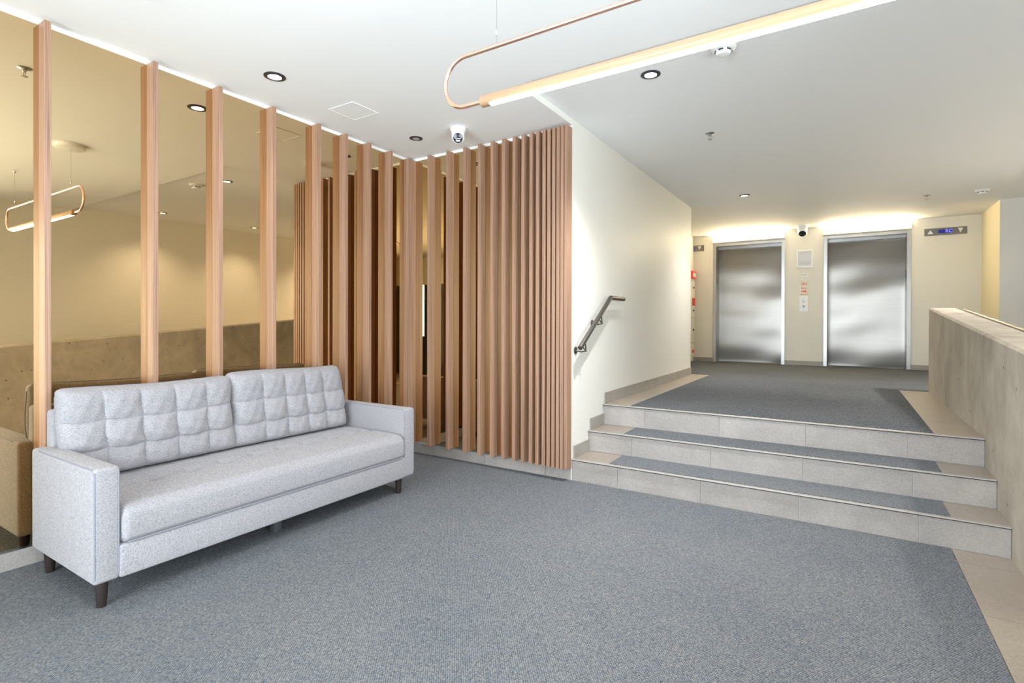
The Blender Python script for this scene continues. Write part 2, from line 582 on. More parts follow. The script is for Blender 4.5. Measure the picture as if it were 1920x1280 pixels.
# entrance wall behind the viewpoint: wide window on the left, dark doorway on the right
WX0, WX1 = -2.75, -.05
eb = MB()
eb.box(XL - .2, XRAMP + .2, YBACK - .15, YBACK, 2.62, 3.0)
eb.box(XL - .2, WX0, YBACK - .15, YBACK, -.1, 2.62)
eb.box(WX1, .05, YBACK - .15, YBACK, -.1, 2.62)
eb.box(.05, XRAMP + .2, YBACK - .15, YBACK, 2.12, 2.62)
eb.box(1.56, XRAMP + .2, YBACK - .15, YBACK, -.1, 2.12)
struct('wall_entrance', eb, 'cream', 'cream entrance wall behind the viewpoint', 'wall')
def glazing(name, label, n, a0, a1, axis, face):
    t = thing(name, ((a0 + a1) / 2, face, 0) if axis == 'x' else (face, (a0 + a1) / 2, 0), label, 'window', kind='structure')
    def bx(p0, p1, d0, d1, z0, z1, nm, mt):
        if axis == 'x':
            MB().box(p0, p1, face + d0, face + d1, z0, z1).build(nm, mt, t)
        else:
            MB().box(face + d0, face + d1, p0, p1, z0, z1).build(nm, mt, t)
    w = (a1 - a0) / n
    for k in range(n):
        bx(a0 + k * w + .022, a0 + (k + 1) * w - .022, -.003, .003, .06, 2.56, 'pane', 'glass')
    for k in range(n + 1):
        bx(max(a0, a0 + k * w - .022), min(a1, a0 + k * w + .022), -.04, .04, 0, 2.62, 'mullion', 'charcoal')
    for z0, z1 in ((0, .06), (2.56, 2.62)):
        bx(a0 + .022, a1 - .022, -.035, .035, z0, z1, 'rail', 'charcoal')
    pl = bpy.data.lights.new('daylight_portal', 'AREA')
    pl.shape = 'RECTANGLE'
    pl.size, pl.size_y = a1 - a0, 2.62
    pl.cycles.is_portal = True
    po = bpy.data.objects.new('daylight_portal', pl)
    COL.objects.link(po)
    c_ = (a0 + a1) / 2
    if axis == 'x':
        po.location = (c_, face - .06, 1.31)
        po.rotation_euler = (math.radians(90), 0, 0)
    else:
        po.location = (face + .06, c_, 1.31)
        po.rotation_euler = (math.radians(90), 0, math.radians(90))
glazing('window_1', 'dark-framed entrance window behind the viewpoint', 3, WX0, WX1, 'x', YBACK - .08)
glazing('window_added', 'added unseen dark-framed side window at the foot of the ramp, for more daylight', 3, WY0, WY1, 'y', XRAMP + .10)  # window put into the unseen right wall to bring in more daylight
d4 = thing('door_4', (XRAMP - .02, -1.55, 0), 'added dark side door behind the viewpoint, unseen, darkens the mirror slits', 'door', kind='structure')  # dark leaf added so the slits near the mirror corner reflect dark
MB().box(XRAMP - .03, XRAMP, -1.88, -1.25, .01, 2.10, .004, 1).build('door_leaf', 'charcoal', d4)
MB().tube([(XRAMP - .03, -1.35, .98), (XRAMP - .07, -1.35, .98), (XRAMP - .07, -1.47, .98)], .009, 10).build('handle', 'steel', d4, True)
dr = thing('door_3', (.7, YBACK - .08, 0), 'dark entrance door behind the viewpoint', 'door', kind='structure')
MB().box(.05, 1.36, YBACK - .12, YBACK - .04, 0, 2.12).build('door_leaf', 'charcoal', dr)
MB().tube([(1.2, YBACK - .0, .8), (1.2, YBACK + .03, .85), (1.2, YBACK + .03, 1.25), (1.2, YBACK, 1.3)], .012).build('handle', 'steel', dr)
MB().box(1.40, 1.56, YBACK - .085, YBACK - .079, .9, 2.12).build('side_pane', 'glass', dr)
MB().box(1.36, 1.56, YBACK - .12, YBACK - .04, 0, .9).build('side_panel', 'charcoal', dr)
MB().box(1.36, 1.40, YBACK - .12, YBACK - .04, .9, 2.12).build('door_frame', 'charcoal', dr)

# ------------------------------------------------------------------ ceilings
cb = MB()
cb.box(XL - .2, XRAMP + .2, YBACK - .2, YS, ZC, 3.05)
cb.box(XL - .2, XW - .002, YS, YB + .02, ZC, 3.05)
ce = struct('ceiling', cb, 'ceiling', 'white lower ceiling over the lobby', 'ceiling')
MB().box(XW - .002, XW, YS, YB + .01, ZC, ZU + .05).build('ceiling_step', 'cream', ce)
struct('ceiling_upper', MB().box(XW, XRAMP + .2, YS, YEND, ZU, 3.05).box(-2.6, XRAMP + .2, YEND, YE + .6, ZU, 3.05), 'ceiling', 'white upper ceiling over the stairs and lifts', 'ceiling')

# ------------------------------------------------------------------ skirting tiles
def skirt(name, label, runs, axis, face, t, mat='skirt'):
    """runs: (a0, a1, z0, z1) along axis; face = plane coordinate, t = signed thickness"""
    o = thing(name, (0, 0, 0), label, 'baseboard', kind='structure')
    for a0, a1, z0, z1 in runs:
        lo, hi = min(face, face + t), max(face, face + t)
        if axis == 'y':
            MB().box(lo, hi, a0 + .0015, a1 - .0015, z0, z1, .001, 1).build('skirting_tile', mat, o)
        else:
            MB().box(a0 + .0015, a1 - .0015, lo, hi, z0, z1, .001, 1).build('skirting_tile', mat, o)
    return o
yy = [YB - .003]
while yy[-1] > YBACK:
    yy.append(max(YBACK, yy[-1] - .6))
skirt('baseboard_left', 'grey tile skirting under the left mirror', [(b_, a, .004, ZB - .008) for a, b_ in zip(yy[:-1], yy[1:])], 'y', XL - .012, .012, 'tile')
skirt('baseboard_return', 'grey tile skirting under the return mirror', [(XL, -3.248, .004, ZB - .008), (-3.248, -2.648, .004, ZB - .008), (-2.648, -2.046, .004, ZB - .008), (-2.046, XW - .004, .004, ZB - .008)], 'x', YB - .0, .012, 'tile')
skirt('baseboard_stair', 'stepped grey tile skirting on the stair wall',
      [(RIS[0] + .02, RIS[1] - .001, ZST[0], ZST[0] + .098), (RIS[1] + .02, RIS[2] - .001, ZST[1], ZST[1] + .098),
       (RIS[2] + .02, 4.995, ZL, ZL + .10), (4.995, 5.59, ZL, ZL + .10), (5.59, 6.20, ZL, ZL + .10), (6.20, 6.80, ZL, ZL + .10), (6.80, 7.40, ZL, ZL + .10), (7.40, YEND, ZL, ZL + .10)], 'y', XW, .011)
skirt('baseboard_elevator', 'grey tile skirting along the lift wall',
      [(-2.397, D1[0], ZL, ZL + .078), (D1[1], D2[0], ZL, ZL + .078), (D2[1], 1.468, ZL, ZL + .078), (1.468, XRET, ZL, ZL + .078)], 'x', YE - .012, .012)

# ------------------------------------------------------------------ bronze mirrors with chrome channel and white head strip
ml = thing('bronze_mirror', (XL, 1.0, ZB), 'bronze tinted mirror covering the long left wall behind the sofa', 'mirror')
MB().box(XL - .008, XL, YBACK, YB, ZB + .004, ZM).build('mirror_glass', 'mirror', ml)
MB().box(XL - .008, XL, YBACK, YB, ZB - .007, ZB + .004).build('bottom_channel', 'chrome', ml)
MB().box(XL - .012, XL - .001, YBACK, YB, ZM, ZC).build('head_strip', 'whitetrim', ml)
mr = thing('bronze_mirror', (-2.6, YB, ZB), 'bronze tinted mirror on the short return wall beside the stairs', 'mirror')
MB().box(XL, XW - .003, YB, YB + .008, ZB + .004, ZM).build('mirror_glass', 'mirror', mr)
MB().box(XL, XW - .003, YB, YB + .008, ZB - .007, ZB + .004).build('bottom_channel', 'chrome', mr)
MB().box(XL, XW - .003, YB + .001, YB + .012, ZM, ZC).build('head_strip', 'whitetrim', mr)

# ------------------------------------------------------------------ wooden slats on the mirrors
FT = 2.775
slat_l = MB().box(0, FIN_D, -FIN_W / 2, FIN_W / 2, ZB - .001, FT, .0012, 1).mesh('slat', 'wood')
slat_b = MB().box(-FIN_W / 2, FIN_W / 2, -FIN_D, 0, ZB - .001, FT, .0012, 1).mesh('slat', 'wood')
sl = thing('slat_screen', (XL, 2.3, 0), 'widely spaced vertical wood slats on the mirror behind the sofa', 'slat screen')
for k, yc in enumerate([-1.61, -1.11, -.60, -.01, .49, .992, 1.489, 1.872, 2.254, 2.636, 2.896, 3.148, 3.400]):
    piece('slat', slat_l, sl, (XL, yc + FIN_W / 2, 0))
post = MB().prism([(XL, YB - FIN_D - .022), (XL + .055, YB - FIN_D - .022), (XL + FIN_D - .02, YB - .058), (XL + FIN_D - .02, YB), (XL, YB)], 'z', ZB - .001, FT)
post.build('corner_post', 'wood', sl)
sb = thing('slat_screen', (-2.6, YB, 0), 'vertical wood slats growing denser towards the stairs', 'slat screen')
for xl in [-3.242, -3.022, -2.831, -2.672, -2.540, -2.425, -2.319, -2.233, -2.157, -2.097, -2.038, -1.994, -1.951, -1.912, -1.877, -1.843]:
    piece('slat', slat_b, sb, (xl + FIN_W / 2, YB, 0))

# ------------------------------------------------------------------ sofa
SX0, SX1, SY0, SY1 = -3.425, -2.68, .933, 2.897
sofa = thing('sofa', (-3.05, 1.915, 0), 'light grey tufted fabric three-seat sofa with dark tapered legs', 'sofa')
MB().box(SX0 + .02, SX1 + .006, SY0 + .095, SY1 - .095, .122, .268, .012, 3).build('base', 'fabric', sofa, True)
MB().box(SX0, SX0 + .085, SY0 + .06, 2.765, .14, .80, .02, 3).build('back_frame', 'fabric', sofa, True)
def arm(y0, y1):
    a = MB().box(SX0 + .015, SX1, y0, y1, .122, .616, .016, 4).build('armrest', 'fabric', sofa, True)
    for yy in (y0 + .006, y1 - .006):
        x, lo, hi, r = SX1 - .004, .135, .610, .02
        pts = []
        pts += [(SX0 + .10, yy, hi), (x - r, yy, hi)]
        for k in range(1, 5):
            t = k / 5 * math.pi / 2
            pts.append((x - r + r * math.sin(t), yy, hi - r + r * math.cos(t)))
        pts += [(x, yy, hi - r), (x, yy, lo + r)]
        if True:
            for k in range(1, 5):
                t = k / 5 * math.pi / 2
                pts.append((x - r + r * math.cos(t), yy, lo + r - r * math.sin(t)))
        pts += [(x - r, yy, lo)]
        MB().tube(pts, .0042, 8).build('piping', 'piping', a, True)
arm(SY0, SY0 + .1)
arm(SY1 - .106, SY1)

def seat():
    y0, y1, xb, xf, z0, z1 = SY0 + .104, SY1 - .110, SX0 + .09, SX1 + .012, .268, .432
    NY, rad = 150, .045
    def section(n=10):
        pts = []
        for (cx, cz, a0) in ((xf - rad, z1 - rad, 90), (xf - .03, z0 + .03, 0), (xb + .02, z0 + .02, -90), (xb + .03, z1 - .03, 180)):
            rr = {90: rad, 0: .03, -90: .02, 180: .03}[a0]
            for k in range(n + 1):
                a = math.radians(a0 - 90 * k / n)
                pts.append((cx + rr * math.cos(a), cz + rr * math.sin(a)))
        return pts
    base = section()
    # densify the top run (from the last arc to the first)
    top = []
    ax, az = base[-1]
    bx, bz = base[0]
    for k in range(1, 46):
        t = k / 46
        top.append((ax + (bx - ax) * t, az + (bz - az) * t))
    fr = []
    (cx0, cz0), (cx1, cz1) = base[10], base[11]
    for k in range(1, 8):
        t = k / 8
        fr.append((cx0 + (cx1 - cx0) * t, cz0 + (cz1 - cz0) * t))
    sec = base[:11] + fr + base[11:] + top
    dim = [1.287, 1.484, 1.666, 1.858, 2.040, 2.217, 2.404, 2.572, 2.715]
    mb = MB()
    vs = []
    n = len(sec)
    for j in range(NY + 1):
        t = j / NY
        yv = y0 + (y1 - y0) * t
        e = min(yv - y0, y1 - yv)
        q = 1 - (1 - min(1, e / .03)) ** 2
        sh = .022 * (1 - math.sqrt(max(0, q)))
        for (x, z) in sec:
            cz = (z0 + z1) / 2
            zz = cz + (z - cz) * (1 - sh * 2 / (z1 - z0) * (1 if z > cz else .4))
            xx = x - sh * (1 if x > -2.9 else 0)
            if z > z1 - .03 and x > xb + .03:
                u = (x - xb) / (xf - xb)
                crown = .020 * math.sin(math.pi * min(1, max(0, u))) ** .6 * math.sin(math.pi * t) ** .25
                d = 0
                for yd in dim:
                    r2 = ((x + 3.0) / .05) ** 2 + ((yv - yd) / .028) ** 2
                    d += .028 * math.exp(-r2)
                    if x > -3.0:
                        d += .004 * math.exp(-((yv - yd - (x + 3.0) * .12) / .006) ** 2) * max(0, 1 - (x + 3.0) / .36)
                    else:
                        d += .004 * math.exp(-((yv - yd) / .006) ** 2)
                d += .007 * math.exp(-((x + 3.0) / .02) ** 2)
                zz += crown - d
            if x > xf - .008 and z0 + .02 < z < z1 - .03:
                xx += .008 * math.sin(math.pi * (z - z0) / (z1 - z0))
            vs.append((xx, yv, zz))
    fs = []
    for j in range(NY):
        for k in range(n):
            k2 = (k + 1) % n
            fs.append((j * n + k, j * n + k2, (j + 1) * n + k2, (j + 1) * n + k))
    fs += [tuple(range(n)), tuple(range(NY * n, (NY + 1) * n))]
    mb.add(vs, fs)
    o = mb.build('seat_cushion', 'fabric', sofa, True)
    MB().tube([(xf - .001, y0 + .02, z0 + .006), (xf - .001, y1 - .02, z0 + .006)], .004, 8).build('piping', 'piping', o, True)
seat()

def back_cushion(y0, y1, seams, seed, lean_l, lean_r, zoff):
    rnd = random.Random(seed)
    zb_, zt = .450, .905 + zoff
    xm, Tf, Tb = -3.285, .062, .045
    NY, NZ = 190, 110
    zs = [zb_, .597, .738, zt]
    ys_ = [y0] + seams + [y1]
    def cell(v, edges):
        for a, b_ in zip(edges[:-1], edges[1:]):
            if v <= b_ or b_ == edges[-1]:
                return min(1, max(0, (v - a) / (b_ - a)))
    def edge(t, p=9, q=.42):
        return max(0, 1 - abs(2 * t - 1) ** p) ** q
    mb = MB()
    front, back = [], []
    for i in range(NZ + 1):
        tz = i / NZ
        for j in range(NY + 1):
            ty = j / NY
            yv = y0 + (y1 - y0) * ty
            zv = zb_ + (zt - zb_) * tz
            # outline: rounded corners and slightly waved borders
            cr = .035
            dy = min(ty, 1 - ty) * (y1 - y0)
            dz = (1 - tz) * (zt - zb_)
            if dy < cr and dz < cr:
                k = math.hypot(cr - dy, cr - dz)
                if k > cr:
                    s_ = cr / k
                    sgn = 1 if ty < .5 else -1
                    yv = (y0 + cr - (cr - dy) * s_) if sgn > 0 else (y1 - cr + (cr - dy) * s_)
                    zv = zt - cr + (cr - dz) * s_
            yo, zo = yv, zv
            yv += (lean_l * (1 - ty) + lean_r * ty) * (.5 - tz)
            yv += .007 * math.sin(tz * 7 + seed) * (abs(2 * ty - 1) ** 6)
            zv += .006 * math.sin(ty * 5.3 + seed * 1.7) * tz
            e = edge(ty) * edge(tz, 7, .45)
            sag = .013 * math.sin(math.pi * cell(yo, ys_))
            yq = yo + .010 * math.sin(math.pi * cell(zo, zs)) * (1 if zo < .74 else .4) * edge(ty, 4, 1)
            zq = zo + sag * (1 if zo < .66 else .35)
            cy_, cz_ = cell(yq, ys_), cell(zq, zs)
            qz = math.sin(math.pi * cz_)
            if zq > zs[2]:
                qz = math.sin(math.pi * cz_ * .5)
            if zq < zs[1]:
                qz = math.sin(math.pi * (.5 + cz_ * .5))
            qy = math.sin(math.pi * cy_)
            if yq < ys_[1]:
                qy = math.sin(math.pi * (.5 + cy_ * .5))
            if yq > ys_[-2]:
                qy = math.sin(math.pi * cy_ * .5)
            fade = 1 - .75 * max(0, (zo - .80) / .10)
            puff = .034 * (max(0, qz) ** .42) * (1 - fade * (1 - max(0, qy) ** .42))
            wr = .0022 * math.sin(yo * 61 + zo * 37 + seed) * math.sin(zo * 83 - yo * 29) * e
            tilt = -.045 * (tz - .25)
            front.append((xm + tilt + e * (Tf * 1.0 + puff) + wr, yv, zv))
            back.append((max(xm + tilt - e * Tb, SX0 + .012), yv, zv))
    W_ = NY + 1
    n = len(front)
    fs = []
    for i in range(NZ):
        for j in range(NY):
            a = i * W_ + j
            fs.append((a, a + 1, a + W_ + 1, a + W_))
            fs.append((n + a, n + a + W_, n + a + W_ + 1, n + a + 1))
    mb.add(front + back, fs)
    o = mb.build('back_cushion', 'fabric', sofa)
    bm = bmesh.new()
    bm.from_mesh(o.data)
    bmesh.ops.remove_doubles(bm, verts=bm.verts, dist=.0004)
    bmesh.ops.recalc_face_normals(bm, faces=bm.faces)
    bm.to_mesh(o.data)
    bm.free()
    for p in o.data.polygons:
        p.use_smooth = True
    # stitched seams, lying in the tufted grooves
    def at(i, j): 
        p = front[i * W_ + j]
        return (p[0] + .0006, p[1], p[2])
    for sy in seams:
        pts = []
        for i in range(8, NZ - 12, 2):
            z = zb_ + (zt - zb_) * i / NZ
            yy = sy - .010 * math.sin(math.pi * cell(z, zs)) * (1 if z < .74 else .4)
            pts.append(at(i, round((yy - y0) / (y1 - y0) * NY)))
        MB().tube(pts, .0016, 5).build('seam', 'piping', o, True)
    for sz, k_ in ((zs[1], 1), (zs[2], .35)):
        pts = []
        for j in range(4, NY - 3, 2):
            yy = y0 + (y1 - y0) * j / NY
            z = sz - .013 * math.sin(math.pi * cell(yy, ys_)) * k_
            pts.append(at(round((z - zb_) / (zt - zb_) * NZ), j))
        MB().tube(pts, .0016, 5).build('seam', 'piping', o, True)
    # piping along the outline
    out = [back[i * W_] for i in range(4, NZ - 6, 4)] + [back[NZ * W_ + j] for j in range(6, NY - 5, 4)] + [back[i * W_ + NY] for i in range(NZ - 6, 4, -4)]
    MB().tube(out, .0034, 6).build('piping', 'piping', o, True)
back_cushion(1.002, 1.868, [1.186, 1.358, 1.530, 1.700], 1, .03, .012, -.004)
back_cushion(1.862, 2.735, [2.066, 2.230, 2.390, 2.540], 4, .012, .05, .010)
for lx, ly in ((-2.735, .982), (-3.330, .982), (-2.735, 2.790), (-3.330, 2.845)):
    MB().lathe([(.0175, .004), (.0185, .006), (.026, .125)], (lx, ly, 0), seg=20).build('leg', 'legwood', sofa, True)
MB().box(-2.865, -2.815, 1.860, 1.908, .004, .125, .006, 2).build('support_leg', 'legmetal', sofa, True)

# ------------------------------------------------------------------ pendant lamp
PY, PZB, PZT, PR = 1.85, 2.196, 2.416, .0095
pend = thing('pendant_lamp', (-.53, PY, PZB), 'long oak and copper tube pendant lamp with a lit white strip', 'lamp')
x0, x1 = -1.327, .30
bar = MB().lathe([(.020, 0), (.0245, .005), (.0245, x1 - x0 - .005), (.020, x1 - x0)], (x0, PY, PZB), (1, 0, 0), 28).build('wood_bar', 'oak', pend, True)
ledm = MB()
ang0, ang1 = math.radians(-127), math.radians(-53)
vs, fs = [], []
NA = 10
for x in (x0 + .05, x1 - .05):
    for r in (.0255, .015):
        for k in range(NA + 1):
            a = ang0 + (ang1 - ang0) * k / NA
            vs.append((x, PY + r * math.cos(a), PZB + r * math.sin(a)))
q = NA + 1
for k in range(NA):
    fs.append((k, k + 1, 2 * q + k + 1, 2 * q + k))
for base in (0, 2 * q):
    fs.append(tuple([base + k for k in range(q)] + [base + q + k for k in range(q - 1, -1, -1)]))
fs.append((0, 2 * q, 3 * q, q))
fs.append((q - 1, 2 * q - 1, 4 * q - 1, 3 * q - 1))
ledm.add(vs, fs)
ledm.build('light_strip', 'led', bar)
rr = (PZT - PZB) / 2
cz = (PZT + PZB) / 2
xa, xb = -1.417, .345
pts = [(x0 + .004, PY, PZB)]
for k in range(19):
    a = math.radians(-90 - 180 * k / 18)
    pts.append((xa + rr * math.cos(a), PY, cz + rr * math.sin(a)))
for k in range(19):
    a = math.radians(90 - 180 * k / 18)
    pts.append((xb + rr * math.cos(a), PY, cz + rr * math.sin(a)))
pts.append((x1 - .004, PY, PZB))
MB().tube(pts, PR, 14).build('copper_loop', 'copper', pend, True)
for cx in (-1.249, .20):
    MB().tube([(cx, PY, PZT), (cx, PY, ZC)], .0012, 6).build('cable', 'steel', pend)
    MB().lathe([(.004, -.012), (.006, -.006), (.006, .006), (.004, .012)], (cx, PY, PZT + .055), seg=10).build('cable_grip', 'chrome', pend, True)
MB().lathe([(.11, 0), (.112, -.004), (.110, -.028), (.104, -.031)], (-1.24, 1.845, ZC), seg=40).build('ceiling_rose', 'plastic', pend, True)
MB().lathe([(.012, 0), (.012, -.02), (.006, -.028)], (.20, PY, ZC), seg=14).build('ceiling_hook', 'chrome', pend, True)

# ------------------------------------------------------------------ ceiling fittings
def downlight(x, y, z, r, label, lit, ring='black', lens=None, power=0, colr=(.95, .97, 1)):
    t = thing('downlight', (x, y, z), label, 'ceiling light', 'recessed round downlights')
    MB().lathe([(r, 0), (r, -.004), (r * .62, -.007), (r * .60, -.001), (r * .60, .0)], (x, y, z), seg=36, caps=False).build('trim_ring', ring, t, True)
    MB().lathe([(r * .60, -.003), (r * .3, -.0035), (.001, -.0036)], (x, y, z), seg=30).build('lens', lens or ('dl_on' if lit else 'dl_off'), t, True)
    if power:
        ld = bpy.data.lights.new('downlight_lamp', 'SPOT')
        ld.energy = power
        ld.color = colr
        ld.spot_size = math.radians(120)
        ld.spot_blend = 1
        ld.shadow_soft_size = r * .7
        lo = bpy.data.objects.new('lamp_glow', ld)
        COL.objects.link(lo)
        lo.parent = t
        lo.location = (0, 0, -.012)
downlight(-3.049, 2.014, ZC, .065, 'lit black-rimmed downlight above the sofa', True, power=DOWNLIGHT_W * .06)
downlight(-3.063, 3.326, ZC, .055, 'unlit dark-rimmed downlight near the mirror corner', False)
downlight(-1.061, 3.343, ZU, .062, 'lit black-rimmed downlight just below the pendant lamp', True, power=DOWNLIGHT_W * .8)
downlight(-1.067, 7.146, ZU, .062, 'lit dark-rimmed downlight over the far end of the landing', True, lens='dl_warm', power=DOWNLIGHT_W * .43, colr=(1, .96, .90))
downlight(-1.798, 9.753, ZU, .07, 'white-rimmed downlight above the left lift', True, ring='plastic', lens='dl_warm', power=4, colr=(1, .85, .6))
downlight(.621, 9.758, ZU, .07, 'white-rimmed downlight above the right lift', True, ring='plastic', lens='dl_warm', power=4, colr=(1, .85, .6))
downlight(1.50, 5.25, ZU, .062, 'black-rimmed downlight over the ramp, seen only in the mirror', True, lens='dl_warm', power=DOWNLIGHT_W * .27, colr=(1, .96, .90))
downlight(1.50, 3.82, ZU, .062, 'added black-rimmed downlight over the middle of the ramp, unseen fill light', True, lens='dl_warm', power=DOWNLIGHT_W * .27, colr=(1, .96, .90))  # added lamp for fill light, set so a slat hides its mirror image
downlight(1.55, 6.95, ZU, .062, 'added black-rimmed downlight at the top of the ramp, unseen fill light', True, lens='dl_warm', power=DOWNLIGHT_W * .7, colr=(1, .97, .93))  # extra unseen lamp, added to brighten the far end of the room
# one extra unseen fitting over the part of the lobby nearest the entrance
downlight(-3.049, .45, ZC, .065, 'extra unseen black-rimmed downlight nearest the entrance window', True, power=DOWNLIGHT_W * .06)

def smoke(x, y, z, label):
    t = thing('smoke_detector', (x, y, z), label, 'smoke detector', 'smoke detectors')
    MB().lathe([(.070, 0), (.070, -.008), (.058, -.016), (.046, -.022)], (x, y, z), seg=32).build('base', 'plastic', t, True)
    MB().lathe([(.044, -.022), (.044, -.034), (.034, -.046), (.001, -.050)], (x, y, z), seg=32).build('cap', 'plastic', t, True)
    for k in range(6):
        a = k * math.pi / 3 + .4
        p = Vector((x + .0445 * math.cos(a), y + .0445 * math.sin(a), z - .028))
        d = Vector((-math.sin(a), math.cos(a), 0)) * .013
        nrm = Vector((math.cos(a), math.sin(a), 0)) * .002
        vs = [p + d * s1 + Vector((0, 0, .004 * s2)) + nrm * s3 for s1 in (-1, 1) for s2 in (-1, 1) for s3 in (-1, 1)]
        MB().add(vs, [(0, 1, 3, 2), (4, 6, 7, 5), (0, 4, 5, 1), (2, 3, 7, 6), (0, 2, 6, 4), (1, 5, 7, 3)]).build('vent_slot', 'black', t)
smoke(-.600, 3.235, ZU, 'white smoke detector half hidden by the pendant lamp')
smoke(1.392, 8.35, ZU, 'small white smoke detector on the ceiling at the far right')

def sprinkler(x, y, z, label):
    t = thing('sprinkler', (x, y, z), label, 'sprinkler', 'ceiling sprinklers')
    MB().lathe([(.036, 0), (.036, -.003), (.018, -.008), (.012, -.009)], (x, y, z), seg=24).build('escutcheon', 'steel', t, True)
    MB().lathe([(.010, -.008), (.010, -.02), (.005, -.024)], (x, y, z), seg=14).build('body', 'steel', t, True)
    for sg in (-1, 1):
        MB().tube([(x + sg * .009, y, z - .018), (x + sg * .015, y, z - .030), (x + sg * .006, y, z - .045), (x, y, z - .050)], .0025, 6).build('frame_arm', 'steel', t, True)
    MB().lathe([(.017, -.050), (.017, -.052), (.004, -.053)], (x, y, z), seg=16).build('deflector', 'steel', t, True)
sprinkler(-.967, 4.651, ZU, 'metal sprinkler head on the ceiling above the stairs')
sprinkler(.865, 8.338, ZU, 'metal sprinkler head on the ceiling before the right lift')
sprinkler(-2.772, 1.135, ZC, 'metal sprinkler head seen at the top left in the mirror')

tag(MB().lathe([(.045, 0), (.045, -.004), (.001, -.006)], (-.622, 8.254, ZU), seg=28).build('ceiling_plate', 'plastic', None, True), 'small flat white round plate on the ceiling before the lifts', 'ceiling plate')

h = thing('access_panel', (-3.06, 2.655, ZC), 'square white access hatch outlined on the ceiling above the sofa', 'hatch')
for a, b_, c_, d_ in ((-3.19, -2.93, 2.535, 2.541), (-3.19, -2.93, 2.769, 2.775), (-3.19, -3.184, 2.541, 2.769), (-2.936, -2.93, 2.541, 2.769)):
    MB().box(a, b_, c_, d_, ZC - .003, ZC).build('frame', 'plastic', h)
MB().box(-3.180, -2.940, 2.545, 2.765, ZC - .002, ZC).build('door', 'ceiling', h)

def turret(x, y, z, r, face_dir, label, small=False):
    t = thing('security_camera', (x, y, z), label, 'camera', 'white ceiling security cameras')
    MB().lathe([(r, 0), (r * 1.02, -.004), (r * 1.02, -r * .45), (r * .90, -r * .55)], (x, y, z), seg=36).build('mount', 'plastic', t, True)
    MB().lathe([(r * .90, -r * .5), (r * .80, -r * 1.25), (r * .62, -r * 1.45)], (x, y, z), seg=36).build('housing', 'plastic', t, True)
    d = Vector(face_dir).normalized()
    c = Vector((x, y, z - r * 1.30)) + Vector((d.x, d.y, 0)) * r * .12
    R = r * .84
    prof = []
    for k in range(10):
        a = math.radians(-85 + k * 125 / 9)
        prof.append((R * math.cos(a), R * math.sin(a)))
    ball = MB().lathe(prof, c, d, 32).build('ball', 'plastic', t, True)
    f = c + d * (R * math.sin(math.radians(40)) + .0005)
    rf = R * math.cos(math.radians(40))
    MB().lathe([(rf * .98, -.001), (rf * .98, .003), (rf * .90, .005), (.001, .0055)], f, d, 28).build('face_plate', 'lens', ball, True)
    right = d.cross(Vector((0, 0, 1))).normalized()
    up = right.cross(d)
    g = f + d * .006
    if not small:
        MB().lathe([(rf * .26, 0), (rf * .24, .003), (.001, .004)], g + up * rf * .32, d, 18).build('lens', 'black', ball, True)
        def bar_(cu, w, hh):
            p = g + up * cu
            vs = [p + right * w * a + up * hh * b_ + d * e for e in (0, .0015) for b_ in (-1, 1) for a in (-1, 1)]
            return MB().add(vs, [(0, 2, 3, 1), (4, 5, 7, 6), (0, 1, 5, 4), (2, 6, 7, 3), (0, 4, 6, 2), (1, 3, 7, 5)])
        bar_(-rf * .10, rf * .62, rf * .07).build('white_bar', 'plastic', ball)
        bar_(-rf * .50, rf * .42, rf * .16).build('light_window', 'arrow', ball)
    else:
        for sg in (-1, 1):
            MB().lathe([(rf * .34, 0), (rf * .3, .003), (.001, .004)], g + right * sg * rf * .42, d, 16).build('lens', 'black', ball, True)
turret(-2.617, 3.329, ZC, .060, (.55, -.72, -.42), 'white turret security camera near the slat corner')
turret(-.590, 9.86, ZU, .085, (.03, -.75, -.66), 'white dome security camera between the two lifts', True)

# ------------------------------------------------------------------ handrail on the stair wall
hr = thing('handrail', (-1.745, 3.78, 1.05), 'short brushed steel handrail on the cream stair wall', 'handrail')
HX = XW + .075
b0, b1, b2 = (HX, 3.745, 1.045), (HX, 4.375, 1.462), (HX, 4.70, 1.462)
MB().tube([b0, tuple(Vector(b1) - (Vector(b1) - Vector(b0)).normalized() * .012), (b1[0], b1[1] + .004, b1[2] + .001), (b1[0], b1[1] + .02, b1[2]), b2], .0195, 18).build('rail', 'darksteel', hr, True)
for t in (.10, .62):
    p = Vector(b0).lerp(Vector(b1), t)
    br = MB().lathe([(.030, 0), (.030, .006), (.022, .010)], (XW, p.y + .01, p.z - .065), (1, 0, 0), 20).build('wall_flange', 'darksteel', hr, True)
    MB().tube([(XW + .008, p.y + .01, p.z - .065), (XW + .05, p.y + .02, p.z - .075), (HX, p.y + .050, p.z - .070), (HX, p.y + .035, p.z + .005)], .006, 8).build('bracket_rod', 'darksteel', br, True)
    MB().tube([(HX, p.y - .02, p.z - .030), (HX, p.y + .05, p.z - .070)], .0055, 8).build('bracket_rod', 'darksteel', br, True)

# rail on the ramp side of the parapet
rp = thing('ramp_handrail', (1.04, 6.0, 1.3), 'thin brushed steel rail running along the ramp side of the parapet', 'handrail')
MB().tube([(1.05, yv, ptop(yv) - .030) for yv in (7.08, 5.0, 3.0, 1.0)], .019, 16).build('rail', 'darksteel', rp, True)
for yv in (6.6, 5.0, 3.4, 1.8):
    MB().tube([(.976, yv, ptop(yv) - .11), (1.05, yv, ptop(yv) - .10), (1.05, yv, ptop(yv) - .035)], .006, 8).build('bracket', 'steel', rp, True)

